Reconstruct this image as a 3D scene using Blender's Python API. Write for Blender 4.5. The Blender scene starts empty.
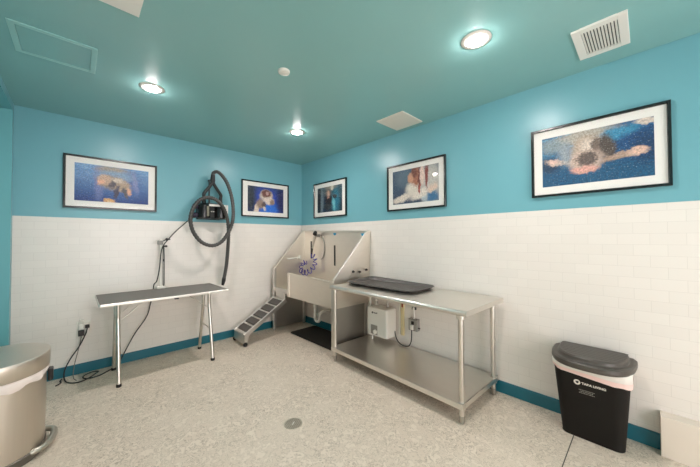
import bpy, bmesh, math, random
from mathutils import Vector, Matrix
random.seed(7)
R = math.radians
sc = bpy.context.scene
COL = sc.collection
PI = math.pi

# ------------------------------------------------------------------ materials
def srgb(r, g, b):
    f = lambda c: (c/255/12.92) if c/255 <= .04045 else ((c/255+.055)/1.055)**2.4
    return (f(r), f(g), f(b), 1)

def new_mat(name):
    m = bpy.data.materials.new(name); m.use_nodes = True
    nt = m.node_tree
    return m, nt, nt.nodes['Principled BSDF'], nt.nodes, nt.links

def mat(name, col, rough=.5, metal=0., noise=0., nscale=20., bump=0., bscale=60., coat=0., stretch=None, trans=0., emit=None, spec=None):
    m, nt, b, N, L = new_mat(name)
    b.inputs['Base Color'].default_value = col
    b.inputs['Roughness'].default_value = rough
    b.inputs['Metallic'].default_value = metal
    if coat: b.inputs['Coat Weight'].default_value = coat; b.inputs['Coat Roughness'].default_value = .08
    if spec is not None: b.inputs['Specular IOR Level'].default_value = spec
    if trans:
        b.inputs['Subsurface Weight'].default_value = trans
        b.inputs['Subsurface Radius'].default_value = (.02, .02, .02)
    if emit: b.inputs['Emission Color'].default_value = emit[0]; b.inputs['Emission Strength'].default_value = emit[1]
    if noise or bump:
        tc = N.new('ShaderNodeTexCoord'); mp = N.new('ShaderNodeMapping'); L.new(tc.outputs['Object'], mp.inputs['Vector'])
        if stretch: mp.inputs['Scale'].default_value = stretch
        if noise:
            n = N.new('ShaderNodeTexNoise'); n.inputs['Scale'].default_value = nscale; n.inputs['Detail'].default_value = 4
            L.new(mp.outputs[0], n.inputs['Vector'])
            mx = N.new('ShaderNodeMix'); mx.data_type = 'RGBA'
            mx.inputs['A'].default_value = tuple(c*(1-noise) for c in col[:3])+(1,)
            mx.inputs['B'].default_value = tuple(min(1, c*(1+noise)) for c in col[:3])+(1,)
            L.new(n.outputs['Fac'], mx.inputs['Factor']); L.new(mx.outputs['Result'], b.inputs['Base Color'])
            if metal:
                mr = N.new('ShaderNodeMapRange'); mr.inputs['To Min'].default_value = rough*.8; mr.inputs['To Max'].default_value = rough*1.25
                L.new(n.outputs['Fac'], mr.inputs['Value']); L.new(mr.outputs[0], b.inputs['Roughness'])
        if bump:
            n2 = N.new('ShaderNodeTexNoise'); n2.inputs['Scale'].default_value = bscale; n2.inputs['Detail'].default_value = 3
            L.new(mp.outputs[0], n2.inputs['Vector'])
            bp = N.new('ShaderNodeBump'); bp.inputs['Strength'].default_value = bump; bp.inputs['Distance'].default_value = .01
            L.new(n2.outputs['Fac'], bp.inputs['Height']); L.new(bp.outputs[0], b.inputs['Normal'])
    return m

TEAL_WALL = mat('teal_wall_paint', srgb(114, 172, 182), .33, noise=.03, nscale=3, bump=.05, bscale=90)
TEAL_CEIL = mat('teal_ceiling_paint', srgb(138, 186, 184), .27, noise=.03, nscale=2, bump=.03, bscale=40)
TEAL_TRIM = mat('teal_trim_paint', srgb(112, 178, 184), .35)
BASE_TEAL = mat('baseboard_teal', srgb(26, 104, 120), .35)
STEEL = mat('brushed_steel', srgb(212, 208, 202), .34, 1, noise=.04, nscale=30, stretch=(1, 1, 14))
STEEL_TOP = mat('table_steel', srgb(232, 226, 218), .3, 1, noise=.03, nscale=14, stretch=(8, 1, 1))
STEEL_DARK = mat('dull_steel', srgb(178, 173, 166), .4, 1, noise=.06, nscale=12)
STEEL_TUB = mat('tub_steel', srgb(234, 226, 215), .38, 1, noise=.05, nscale=10, stretch=(1, 1, 3))
CHROME = mat('tube_steel', srgb(218, 213, 205), .3, 1, noise=.03, nscale=20)
BIN_STEEL = mat('bin_steel', srgb(216, 206, 194), .42, 1, noise=.05, nscale=60, stretch=(1, 1, .02))
BLACK = mat('black_plastic', srgb(25, 23, 22), .36)
BIN_BLACK = mat('bin_black_plastic', srgb(21, 18, 15), .6, bump=.03, bscale=300, spec=.25)
LID_DARK = mat('bin_lid_plastic', srgb(74, 68, 62), .42, noise=.08, nscale=40, stretch=(8, .6, 1))
TRAY = mat('tray_plastic', srgb(88, 83, 80), .45, bump=.04, bscale=200)
RUBBER = mat('rubber', srgb(30, 29, 28), .7)
GRIP = mat('grip_pad', srgb(92, 86, 82), .85, noise=.12, nscale=160)
TABLE_MAT = mat('grey_ribbed_rubber', srgb(122, 116, 110), .75, noise=.1, nscale=120, bump=.1, bscale=200)
FRAME_BLACK = mat('frame_black', srgb(22, 21, 20), .22, coat=.4)
MATBOARD = mat('mat_board', srgb(238, 234, 228), .8)
WHITE = mat('white_enamel', srgb(236, 232, 224), .4)
OFFWHITE = mat('white_plastic', srgb(230, 226, 216), .35)
GREYP = mat('grey_plastic', srgb(140, 136, 130), .45)
LINER = mat('bin_liner', srgb(248, 234, 228), .4, trans=.3)
LINER_GREY = mat('bin_liner_clear', srgb(226, 222, 214), .35, trans=.3)
CORD = mat('black_cord', srgb(24, 23, 22), .5)
CORDG = mat('grey_cord', srgb(110, 106, 98), .5)
HOSE = mat('grey_ribbed_hose', srgb(66, 63, 60), .28)
BLUE = mat('blue_coil', srgb(54, 40, 150), .35)
STICK = mat('blue_sticker', srgb(40, 150, 190), .4)
COPPER = mat('copper', srgb(170, 110, 80), .35, 1)
YEL = mat('yellowed_plastic', srgb(222, 206, 160), .5)
RED = mat('red_mark', srgb(150, 50, 40), .5)
PANELG = mat('grey_panel', srgb(150, 144, 134), .4)
SLOT = mat('dark_slot', srgb(48, 44, 40), .6)
PVC = mat('white_pvc', srgb(232, 228, 220), .4)
LAMP = mat('lamp_diffuser', (1, 1, 1, 1), .5, emit=((1, .905, .88, 1), 132.))
LEDGE_M = None

def floor_mat():
    m, nt, b, N, L = new_mat('speckled_resin_floor')
    tc = N.new('ShaderNodeTexCoord')
    n1 = N.new('ShaderNodeTexNoise'); n1.inputs['Scale'].default_value = 21; n1.inputs['Detail'].default_value = 6; n1.inputs['Roughness'].default_value = .62; n1.inputs['Distortion'].default_value = 1.4
    L.new(tc.outputs['Object'], n1.inputs['Vector'])
    # thin wandering edges of the trowelled flakes: narrow band of the noise around its middle
    s = N.new('ShaderNodeMath'); s.operation = 'SUBTRACT'; s.inputs[1].default_value = .5; L.new(n1.outputs['Fac'], s.inputs[0])
    a = N.new('ShaderNodeMath'); a.operation = 'ABSOLUTE'; L.new(s.outputs[0], a.inputs[0])
    r = N.new('ShaderNodeMapRange'); r.inputs['From Min'].default_value = .0; r.inputs['From Max'].default_value = .028; r.inputs['To Min'].default_value = 1; r.inputs['To Max'].default_value = 0
    L.new(a.outputs[0], r.inputs['Value'])
    # patches: veins come and go, and the floor is plain close to the walls' slab joint
    n2 = N.new('ShaderNodeTexNoise'); n2.inputs['Scale'].default_value = 3.2; n2.inputs['Detail'].default_value = 3; L.new(tc.outputs['Object'], n2.inputs['Vector'])
    r2 = N.new('ShaderNodeMapRange'); r2.inputs['From Min'].default_value = .38; r2.inputs['From Max'].default_value = .6; r2.inputs['To Min'].default_value = .45; r2.inputs['To Max'].default_value = 1
    L.new(n2.outputs['Fac'], r2.inputs['Value'])
    mu = N.new('ShaderNodeMath'); mu.operation = 'MULTIPLY'; L.new(r.outputs[0], mu.inputs[0]); L.new(r2.outputs[0], mu.inputs[1])
    mu2 = N.new('ShaderNodeMath'); mu2.operation = 'MULTIPLY'; mu2.inputs[1].default_value = 1.0; L.new(mu.outputs[0], mu2.inputs[0])
    cr = N.new('ShaderNodeValToRGB'); L.new(n1.outputs['Fac'], cr.inputs['Fac'])
    e = cr.color_ramp.elements; e[0].position = .3; e[0].color = srgb(212, 196, 178); e[1].position = .72; e[1].color = srgb(226, 212, 195)
    n3 = N.new('ShaderNodeTexNoise'); n3.inputs['Scale'].default_value = 120; n3.inputs['Detail'].default_value = 2; L.new(tc.outputs['Object'], n3.inputs['Vector'])
    r3 = N.new('ShaderNodeMapRange'); r3.inputs['From Min'].default_value = .66; r3.inputs['From Max'].default_value = .72; r3.inputs['To Max'].default_value = .35
    L.new(n3.outputs['Fac'], r3.inputs['Value'])
    mx = N.new('ShaderNodeMix'); mx.data_type = 'RGBA'; mx.inputs['B'].default_value = srgb(146, 130, 110)
    L.new(cr.outputs[0], mx.inputs['A']); L.new(mu2.outputs[0], mx.inputs['Factor'])
    mx2 = N.new('ShaderNodeMix'); mx2.data_type = 'RGBA'; mx2.inputs['B'].default_value = srgb(150, 140, 122)
    L.new(mx.outputs['Result'], mx2.inputs['A']); L.new(r3.outputs[0], mx2.inputs['Factor'])
    L.new(mx2.outputs['Result'], b.inputs['Base Color'])
    b.inputs['Roughness'].default_value = .48
    bp = N.new('ShaderNodeBump'); bp.inputs['Strength'].default_value = .3; bp.inputs['Distance'].default_value = .004
    L.new(n1.outputs['Fac'], bp.inputs['Height']); L.new(bp.outputs[0], b.inputs['Normal'])
    return m

def tile_mat(name, axis, ztop, base=(232, 225, 217)):
    """white subway tile, running bond; axis: which world axis runs along the wall"""
    m, nt, b, N, L = new_mat(name)
    tc = N.new('ShaderNodeTexCoord'); sp = N.new('ShaderNodeSeparateXYZ'); L.new(tc.outputs['Object'], sp.inputs[0])
    cb = N.new('ShaderNodeCombineXYZ')
    add = N.new('ShaderNodeMath'); add.operation = 'ADD'; add.inputs[1].default_value = {'x': 20.0, 'y': 3.739+.165*100}[axis]
    L.new(sp.outputs['X' if axis == 'x' else 'Y'], add.inputs[0]); L.new(add.outputs[0], cb.inputs['X'])
    sub = N.new('ShaderNodeMath'); sub.operation = 'ADD'; sub.inputs[1].default_value = -1.457+.0775*40
    L.new(sp.outputs['Z'], sub.inputs[0]); L.new(sub.outputs[0], cb.inputs['Y'])
    br = N.new('ShaderNodeTexBrick'); L.new(cb.outputs[0], br.inputs['Vector'])
    br.inputs['Scale'].default_value = 1; br.inputs['Brick Width'].default_value = .165; br.inputs['Row Height'].default_value = .0775
    br.inputs['Mortar Size'].default_value = .0011; br.inputs['Mortar Smooth'].default_value = .3; br.offset = .5
    br.inputs['Color1'].default_value = srgb(*base); br.inputs['Color2'].default_value = srgb(*(c-3 for c in base))
    br.inputs['Mortar'].default_value = srgb(*(c-17 for c in base))
    L.new(br.outputs['Color'], b.inputs['Base Color'])
    b.inputs['Roughness'].default_value = .27
    iv = N.new('ShaderNodeMath'); iv.operation = 'SUBTRACT'; iv.inputs[0].default_value = 1; L.new(br.outputs['Fac'], iv.inputs[1])
    nz = N.new('ShaderNodeTexNoise'); nz.inputs['Scale'].default_value = 9; L.new(tc.outputs['Object'], nz.inputs['Vector'])
    ad = N.new('ShaderNodeMath'); ad.operation = 'MULTIPLY_ADD'; ad.inputs[1].default_value = .7; L.new(nz.outputs['Fac'], ad.inputs[0]); L.new(iv.outputs[0], ad.inputs[2])
    bp = N.new('ShaderNodeBump'); bp.inputs['Strength'].default_value = .25; bp.inputs['Distance'].default_value = .002
    L.new(ad.outputs[0], bp.inputs['Height']); L.new(bp.outputs[0], b.inputs['Normal'])
    return m

def glass_mat():
    m = bpy.data.materials.new('picture_glass'); m.use_nodes = True; nt = m.node_tree; N = nt.nodes; L = nt.links
    N.remove(N['Principled BSDF'])
    out = N['Material Output']; tr = N.new('ShaderNodeBsdfTransparent'); gl = N.new('ShaderNodeBsdfGlossy'); gl.inputs['Roughness'].default_value = .04
    fr = N.new('ShaderNodeFresnel'); fr.inputs['IOR'].default_value = 1.45; mx = N.new('ShaderNodeMixShader')
    ge = N.new('ShaderNodeNewGeometry'); iv = N.new('ShaderNodeMath'); iv.operation = 'SUBTRACT'; iv.inputs[0].default_value = 1; L.new(ge.outputs['Backfacing'], iv.inputs[1])
    mu = N.new('ShaderNodeMath'); mu.operation = 'MULTIPLY'; L.new(iv.outputs[0], mu.inputs[0]); L.new(fr.outputs[0], mu.inputs[1])
    L.new(mu.outputs[0], mx.inputs[0]); L.new(tr.outputs[0], mx.inputs[1]); L.new(gl.outputs[0], mx.inputs[2]); L.new(mx.outputs[0], out.inputs['Surface'])
    return m
GLASS = glass_mat()

def art_mat(name, aspect, top, bottom, blobs, waves=.4, wcol=(120, 190, 225), distort=.06, grain=.25, bubbles=.35):
    """an underwater photograph: blue water with light ripples and soft blurred shapes. blobs: (u, v, ru, rv, angle, colour, softness)"""
    m, nt, b, N, L = new_mat(name)
    uv = N.new('ShaderNodeTexCoord'); ml = N.new('ShaderNodeVectorMath'); ml.operation = 'MULTIPLY'; ml.inputs[1].default_value = (aspect, 1, 1)
    L.new(uv.outputs['UV'], ml.inputs[0])
    nz = N.new('ShaderNodeTexNoise'); nz.inputs['Scale'].default_value = 7; nz.inputs['Detail'].default_value = 4; L.new(ml.outputs[0], nz.inputs['Vector'])
    c5 = N.new('ShaderNodeVectorMath'); c5.operation = 'SUBTRACT'; c5.inputs[1].default_value = (.5, .5, .5); L.new(nz.outputs['Color'], c5.inputs[0])
    scl = N.new('ShaderNodeVectorMath'); scl.operation = 'SCALE'; scl.inputs['Scale'].default_value = distort*2.4
    nh = N.new('ShaderNodeTexNoise'); nh.inputs['Scale'].default_value = 24; nh.inputs['Detail'].default_value = 3; L.new(ml.outputs[0], nh.inputs['Vector'])
    ch = N.new('ShaderNodeVectorMath'); ch.operation = 'SUBTRACT'; ch.inputs[1].default_value = (.5, .5, .5); L.new(nh.outputs['Color'], ch.inputs[0])
    sh_ = N.new('ShaderNodeVectorMath'); sh_.operation = 'SCALE'; sh_.inputs['Scale'].default_value = .45; L.new(ch.outputs[0], sh_.inputs[0])
    sm = N.new('ShaderNodeVectorMath'); sm.operation = 'ADD'; L.new(c5.outputs[0], sm.inputs[0]); L.new(sh_.outputs[0], sm.inputs[1]); L.new(sm.outputs[0], scl.inputs[0])
    P = N.new('ShaderNodeVectorMath'); P.operation = 'ADD'; L.new(ml.outputs[0], P.inputs[0]); L.new(scl.outputs[0], P.inputs[1])
    sp = N.new('ShaderNodeSeparateXYZ'); L.new(P.outputs[0], sp.inputs[0])
    g = N.new('ShaderNodeMix'); g.data_type = 'RGBA'; g.inputs['A'].default_value = srgb(*bottom); g.inputs['B'].default_value = srgb(*top)
    L.new(sp.outputs['Y'], g.inputs['Factor']); cur = g.outputs['Result']
    # light ripples near the water surface
    mp = N.new('ShaderNodeMapping'); mp.inputs['Scale'].default_value = (3, 13, 1); mp.inputs['Rotation'].default_value = (0, 0, .12); L.new(P.outputs[0], mp.inputs['Vector'])
    wn = N.new('ShaderNodeTexNoise'); wn.inputs['Scale'].default_value = 1.6; wn.inputs['Detail'].default_value = 5; L.new(mp.outputs[0], wn.inputs['Vector'])
    wr = N.new('ShaderNodeMapRange'); wr.inputs['From Min'].default_value = .48; wr.inputs['From Max'].default_value = .72; L.new(wn.outputs['Fac'], wr.inputs['Value'])
    wv = N.new('ShaderNodeMapRange'); wv.inputs['From Min'].default_value = .45; wv.inputs['From Max'].default_value = 1.; wv.inputs['To Max'].default_value = waves; L.new(sp.outputs['Y'], wv.inputs['Value'])
    wm = N.new('ShaderNodeMath'); wm.operation = 'MULTIPLY'; L.new(wr.outputs[0], wm.inputs[0]); L.new(wv.outputs[0], wm.inputs[1])
    w = N.new('ShaderNodeMix'); w.data_type = 'RGBA'; w.inputs['B'].default_value = srgb(*wcol); L.new(cur, w.inputs['A']); L.new(wm.outputs[0], w.inputs['Factor']); cur = w.outputs['Result']
    gn = N.new('ShaderNodeTexNoise'); gn.inputs['Scale'].default_value = 30; gn.inputs['Detail'].default_value = 3; L.new(ml.outputs[0], gn.inputs['Vector'])
    for (u, v, ru, rv, ang, colr, soft) in blobs:
        mp = N.new('ShaderNodeMapping'); mp.vector_type = 'TEXTURE'
        mp.inputs['Location'].default_value = (u*aspect, v, 0); mp.inputs['Rotation'].default_value = (0, 0, R(ang)); mp.inputs['Scale'].default_value = (ru, rv, 1)
        L.new(P.outputs[0], mp.inputs['Vector'])
        fl = N.new('ShaderNodeVectorMath'); fl.operation = 'MULTIPLY'; fl.inputs[1].default_value = (1, 1, 0); L.new(mp.outputs[0], fl.inputs[0])
        ln = N.new('ShaderNodeVectorMath'); ln.operation = 'LENGTH'; L.new(fl.outputs[0], ln.inputs[0])
        ad = N.new('ShaderNodeMath'); ad.operation = 'MULTIPLY_ADD'; ad.inputs[1].default_value = grain*2; L.new(gn.outputs['Fac'], ad.inputs[0]); L.new(ln.outputs['Value'], ad.inputs[2])
        mr = N.new('ShaderNodeMapRange'); mr.interpolation_type = 'SMOOTHSTEP'
        mr.inputs['From Min'].default_value = 1-soft+grain; mr.inputs['From Max'].default_value = 1+soft+grain; mr.inputs['To Min'].default_value = 1; mr.inputs['To Max'].default_value = 0
        L.new(ad.outputs[0], mr.inputs['Value'])
        x = N.new('ShaderNodeMix'); x.data_type = 'RGBA'; x.inputs['B'].default_value = srgb(*colr); L.new(cur, x.inputs['A']); L.new(mr.outputs[0], x.inputs['Factor']); cur = x.outputs['Result']
    # bubbles and bright flecks, then a fine light and dark mottling
    vo = N.new('ShaderNodeTexNoise'); vo.inputs['Scale'].default_value = 46; vo.inputs['Detail'].default_value = 2; L.new(ml.outputs[0], vo.inputs['Vector'])
    vr = N.new('ShaderNodeMapRange'); vr.inputs['From Min'].default_value = .62; vr.inputs['From Max'].default_value = .70; vr.inputs['To Max'].default_value = bubbles; L.new(vo.outputs['Fac'], vr.inputs['Value'])
    x = N.new('ShaderNodeMix'); x.data_type = 'RGBA'; x.inputs['B'].default_value = srgb(226, 226, 222); L.new(cur, x.inputs['A']); L.new(vr.outputs[0], x.inputs['Factor']); cur = x.outputs['Result']
    gr_ = N.new('ShaderNodeMapRange'); gr_.inputs['From Min'].default_value = .3; gr_.inputs['From Max'].default_value = .7; gr_.inputs['To Min'].default_value = .62; gr_.inputs['To Max'].default_value = 1.3; L.new(gn.outputs['Fac'], gr_.inputs['Value'])
    vs = N.new('ShaderNodeVectorMath'); vs.operation = 'SCALE'; L.new(cur, vs.inputs[0]); L.new(gr_.outputs[0], vs.inputs['Scale']); cur = vs.outputs[0]
    L.new(cur, b.inputs['Base Color']); b.inputs['Roughness'].default_value = .5
    return m

# ------------------------------------------------------------------ mesh builder
class MB:
    def __init__(s, T=None): s.bm = bmesh.new(); s.T = T or Matrix()
    def V(s, p): return s.bm.verts.new(s.T @ Vector(p))
    def F(s, vs, smooth=False):
        try:
            f = s.bm.faces.new(vs); f.smooth = smooth; return f
        except ValueError: return None
    def box(s, a, b, bev=0., seg=2, M=None):
        lo = [min(a[i], b[i]) for i in range(3)]; hi = [max(a[i], b[i]) for i in range(3)]
        t = bmesh.new()
        vs = [t.verts.new((x, y, z)) for x in (lo[0], hi[0]) for y in (lo[1], hi[1]) for z in (lo[2], hi[2])]
        for q in ((0, 1, 3, 2), (4, 6, 7, 5), (0, 4, 5, 1), (2, 3, 7, 6), (0, 2, 6, 4), (1, 5, 7, 3)): t.faces.new([vs[i] for i in q])
        if bev: bmesh.ops.bevel(t, geom=t.edges[:], offset=bev, segments=seg, affect='EDGES', profile=.5)
        s._merge(t, M); return s
    def _merge(s, t, M=None, smooth=None):
        A = s.T @ M if M else s.T
        mp = {}
        for v in t.verts: mp[v] = s.bm.verts.new(A @ v.co)
        for f in t.faces:
            g = s.F([mp[v] for v in f.verts], f.smooth)
        t.free()
    def prism(s, pts, n0, n1, axis='y', bev=0.):
        """extrude polygon pts (2-D) along axis from n0 to n1"""
        def P(p, n): return {'y': (p[0], n, p[1]), 'x': (n, p[0], p[1]), 'z': (p[0], p[1], n)}[axis]
        t = bmesh.new()
        A = [t.verts.new(P(p, n0)) for p in pts]; B = [t.verts.new(P(p, n1)) for p in pts]
        t.faces.new(A); t.faces.new(B[::-1]); k = len(pts)
        for i in range(k): t.faces.new((A[i], B[i], B[(i+1) % k], A[(i+1) % k]))
        bmesh.ops.recalc_face_normals(t, faces=t.faces[:])
        if bev: bmesh.ops.bevel(t, geom=t.edges[:], offset=bev, segments=2, affect='EDGES')
        s._merge(t); return s
    def loft(s, rings, cap0=True, cap1=True, smooth=True):
        rr = [[s.V(p) for p in r] for r in rings]; n = len(rr[0])
        for a, b in zip(rr, rr[1:]):
            for i in range(n): s.F((a[i], a[(i+1) % n], b[(i+1) % n], b[i]), smooth)
        if cap0: s.F(rr[0][::-1])
        if cap1: s.F(rr[-1])
        return s
    def cyl(s, p0, p1, r0, r1=None, n=20, smooth=True, cap=True):
        return s.tube([p0, p1], [r0, r0 if r1 is None else r1], n, cap)
    def tube(s, pts, r, n=10, cap=True):
        pts = [Vector(p) for p in pts]; rs = r if isinstance(r, (list, tuple)) else [r]*len(pts)
        rings = []; up = None
        for i, p in enumerate(pts):
            d = (pts[min(i+1, len(pts)-1)]-pts[max(i-1, 0)]).normalized()
            if up is None:
                up = Vector((0, 0, 1)) if abs(d.z) < .9 else Vector((1, 0, 0))
            u = (up-d*up.dot(d))
            if u.length < 1e-4: u = d.orthogonal()
            u.normalize(); up = u; w = d.cross(u)
            rings.append([p+(u*math.cos(2*PI*k/n)+w*math.sin(2*PI*k/n))*rs[i] for k in range(n)])
        return s.loft(rings, cap, cap)
    def lathe(s, prof, c=(0, 0, 0), n=32, axis='z', smooth=True, cap=True):
        """profile [(r, h)] round an axis"""
        def P(r, h, a):
            x, y = r*math.cos(a), r*math.sin(a)
            q = {'z': (x, y, h), 'y': (x, h, y), 'x': (h, x, y)}[axis]
            return (q[0]+c[0], q[1]+c[1], q[2]+c[2])
        return s.loft([[P(max(r, 1e-4), h, 2*PI*k/n) for k in range(n)] for r, h in prof], cap, cap, smooth)
    def sphere(s, c, r, n=14, sc=(1, 1, 1)):
        prof = [(r*math.sin(PI*i/8), r*math.cos(PI*i/8)) for i in range(9)]
        rings = [[(c[0]+p*math.cos(2*PI*k/n)*sc[0], c[1]+p*math.sin(2*PI*k/n)*sc[1], c[2]+h*sc[2]) for k in range(n)] for p, h in [(max(a, 1e-4), b) for a, b in prof]]
        return s.loft(rings)
    def build(s, name, m, parent=None, recalc=True):
        root = parent
        while root is not None and root.parent is not None: root = root.parent
        if recalc: bmesh.ops.recalc_face_normals(s.bm, faces=s.bm.faces[:])
        if root is not None:
            inv = ROOTM.get(root.name, Matrix()).inverted()
            wp = WARP.get(root.name)
            for v in s.bm.verts: v.co = inv @ (wp(v.co) if wp else v.co)
        for e in s.bm.edges:
            if len(e.link_faces) == 2 and e.calc_face_angle(0) > R(38): e.smooth = False
        me = bpy.data.meshes.new(name); s.bm.to_mesh(me); s.bm.free()
        for q in (m if isinstance(m, (list, tuple)) else [m]): me.materials.append(q)
        o = bpy.data.objects.new(name, me); COL.objects.link(o)
        if parent is not None: o.parent = parent
        return o
ROOTM = {}; WARP = {}
def catmull(pts, k=8):
    P = [Vector(p) for p in pts]; out = []
    for i in range(len(P)-1):
        a = P[max(i-1, 0)]; b = P[i]; c = P[i+1]; d = P[min(i+2, len(P)-1)]
        for j in range(k):
            t = j/k
            out.append(.5*((2*b)+(c-a)*t+(2*a-5*b+4*c-d)*t*t+(3*b-a-3*c+d)*t**3))
    out.append(P[-1]); return out
def rrect(cx, cy, hx, hy, r, z, n=6):
    out = []
    for qx, qy, a0 in ((1, 1, 0), (-1, 1, 90), (-1, -1, 180), (1, -1, 270)):
        for k in range(n+1):
            a = R(a0+90*k/n); out.append((cx+qx*(hx-r)+r*math.cos(a), cy+qy*(hy-r)+r*math.sin(a), z))
    return out

def tag(o, label=None, cat=None, group=None, kind=None):
    if label: o['label'] = label
    if cat: o['category'] = cat
    if group: o['group'] = group
    if kind: o['kind'] = kind
    return o
def thing(name, label, cat, loc, rz=0., group=None):
    o = bpy.data.objects.new(name, None); COL.objects.link(o); o.empty_display_size = .1
    o.location = loc; o.rotation_euler = (0, 0, rz)
    ROOTM[o.name] = Matrix.Translation(loc) @ Matrix.Rotation(rz, 4, 'Z')
    return tag(o, label, cat, group)
def copy_tree(root, loc, label):
    r = root.copy(); COL.objects.link(r); r.location = loc; r['label'] = label
    ROOTM[r.name] = Matrix.Translation(loc)
    for ch in list(root.children):
        c = ch.copy(); COL.objects.link(c); c.parent = r
        for g in ch.children:
            d = g.copy(); COL.objects.link(d); d.parent = c
    return r

# ------------------------------------------------------------------ the room
H = 2.74; TT = 1.664; XL = -3.312; YF = -6.3
fm = floor_mat()
def struct(name, mb, m, parent=None): return tag(mb.build(name, m, parent), kind='structure')
struct('floor', MB().box((XL-.35, .15, -.1), (.15, YF-.15, 0)), fm)
struct('ceiling', MB().box((XL-.35, .15, H), (.15, YF-.15, H+.1)), TEAL_CEIL)
P0 = .008   # painted plaster sits this far behind the tile face
wb = struct('wall_back', MB().box((XL-.35, P0, 0), (.15, .15, H)), TEAL_WALL)
wr = struct('wall_right', MB().box((P0, P0, 0), (.15, YF-.1, H)), TEAL_WALL)
DY0, DY1, DZ = -.10, -1.0, 2.665
mb = MB(); mb.box((XL-.12, .0, 0), (XL, DY0, H)).box((XL-.12, DY1, 0), (XL, YF-.1, H)).box((XL-.12, DY0, DZ), (XL, DY1, H))
wl = struct('wall_left', mb, TEAL_WALL)
WX0, WX1, WZ0, WZ1 = -2.95, -.75, .25, 2.45      # unseen window behind the camera, added to fill the room with daylight
struct('wall_front', MB().box((XL-.12, YF-.15, 0), (WX0, YF, H)).box((WX1, YF-.15, 0), (.15, YF, H)).box((WX0, YF-.15, 0), (WX1, YF, WZ0)).box((WX0, YF-.15, WZ1), (WX1, YF, H)), TEAL_WALL)
wn = struct('added_window', MB().box((WX0, YF-.085, WZ0), (WX1, YF-.079, WZ1)), GLASS)
wf = MB().box((WX0, YF-.11, WZ0), (WX1, YF-.05, WZ0+.05)).box((WX0, YF-.11, WZ1-.05), (WX1, YF-.05, WZ1))
for k in range(4):
    xx = WX0+.025+(WX1-WX0-.05)*k/3; wf.box((xx-.025, YF-.11, WZ0), (xx+.025, YF-.05, WZ1))
struct('added_window_frame', wf, WHITE, wn)
tx = tile_mat('subway_tile_x', 'x', TT); ty = tile_mat('subway_tile_y', 'y', TT)
struct('tile_wainscot', MB().box((XL+.001, 0, 0), (0, P0, TT), .0015, 1), tx, wb)
struct('tile_wainscot', MB().box((0, 0, 0), (P0, YF, TT), .0015, 1), ty, wr)
struct('tile_wainscot', MB().box((XL, -1.75, 0), (XL+.008, YF, TT)), ty, wl)
d = struct('door_1', MB().box((XL-.16, DY0+.0, 0.005), (XL-.115, DY1, DZ)), TEAL_TRIM)
struct('door_frame', MB().box((XL-.115, DY0, 0), (XL+.004, DY0-.012, DZ)).box((XL-.115, DY1, 0), (XL+.004, DY1+.012, DZ)).box((XL-.115, DY0, DZ), (XL+.004, DY1, DZ-.012)), TEAL_TRIM, d)
BH = .105
prof = [(0, 0), (.013, 0), (.013, BH-.006), (.009, BH), (0, BH)]
struct('baseboard_back', MB().prism([(-d_, z) for d_, z in prof], XL, 0, 'x'), BASE_TEAL)
struct('baseboard_right', MB().prism([(-d_, z) for d_, z in prof], 0-.013, -4.262, 'y'), BASE_TEAL)
# low tiled ledge built against the wall at the frame's corner
ledge = struct('trim_1', MB().box((-.09, -4.262, 0), (0, -4.74, .262), .003, 2), mat('ledge_plaster', srgb(224, 212, 198), .5, noise=.02, nscale=8))
# saw-cut control joint in the floor
struct('trim_2', MB().box((-.0, -3.8285, -.002), (-1.6, -3.8345, .0006)), mat('joint_filler', srgb(86, 80, 72), .8))

# ------------------------------------------------------------------ recessed lights
BEAM = 2.5
def downlight(x, y, label):
    t = thing('recessed_light', label, 'ceiling light', (x, y, H), group='recessed ceiling lights')
    MB().lathe([(.053, -.0005), (.0535, -.008), (.070, -.0075), (.091, -.003), (.094, -.0005)], (x, y, H), 40, cap=False).build('trim_ring', WHITE, t)
    MB().lathe([(.001, -.022), (.020, -.0213), (.038, -.018), (.050, -.012), (.053, -.008), (.053, -.001)], (x, y, H), 36).build('diffuser', LAMP, t)
    sl_ = bpy.data.lights.new('downlight_beam', 'SPOT'); sl_.energy = BEAM; sl_.color = (1, .905, .88); sl_.spot_size = R(150); sl_.spot_blend = 1; sl_.shadow_soft_size = .05
    so = bpy.data.objects.new('beam', sl_); COL.objects.link(so); so.parent = t; so.location = (0, 0, -.085)
    return t
dl = downlight(-2.403, -1.276, 'recessed ceiling light above the grooming table')
copy_tree(dl, (-.924, -1.271, H), 'recessed ceiling light nearest the corner, above the steel dog tub')
copy_tree(dl, (-.965, -3.458, H), 'big bright recessed ceiling light beside the slatted vent')

# ------------------------------------------------------------------ ceiling fittings
x, y = -1.705, -2.28
t = thing('smoke_detector', 'small white round detector disc on the teal ceiling', 'detector', (x, y, H))
MB().lathe([(.001, -.02), (.032, -.02), (.042, -.015), (.046, -.004), (.046, 0)], (x, y, H), 32).build('cover', OFFWHITE, t)
MB().lathe([(.001, -.022), (.014, -.022), (.016, -.019)], (x, y, H), 20).build('sensor_cap', OFFWHITE, t)

t = thing('ceiling_panel', 'plain beige square panel on the ceiling close to the tiled long wall', 'panel', (-.275, -2.332, H))
MB().box((-.463, -2.155, H-.012), (-.088, -2.508, H), .003).build('cover_plate', mat('beige_panel', srgb(228, 220, 206), .5), t)
for sx in (-.44, -.11):
    MB().lathe([(.001, -.015), (.005, -.0145), (.006, -.012)], (sx, -2.33, H), 10).build('screw', OFFWHITE, t)

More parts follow.
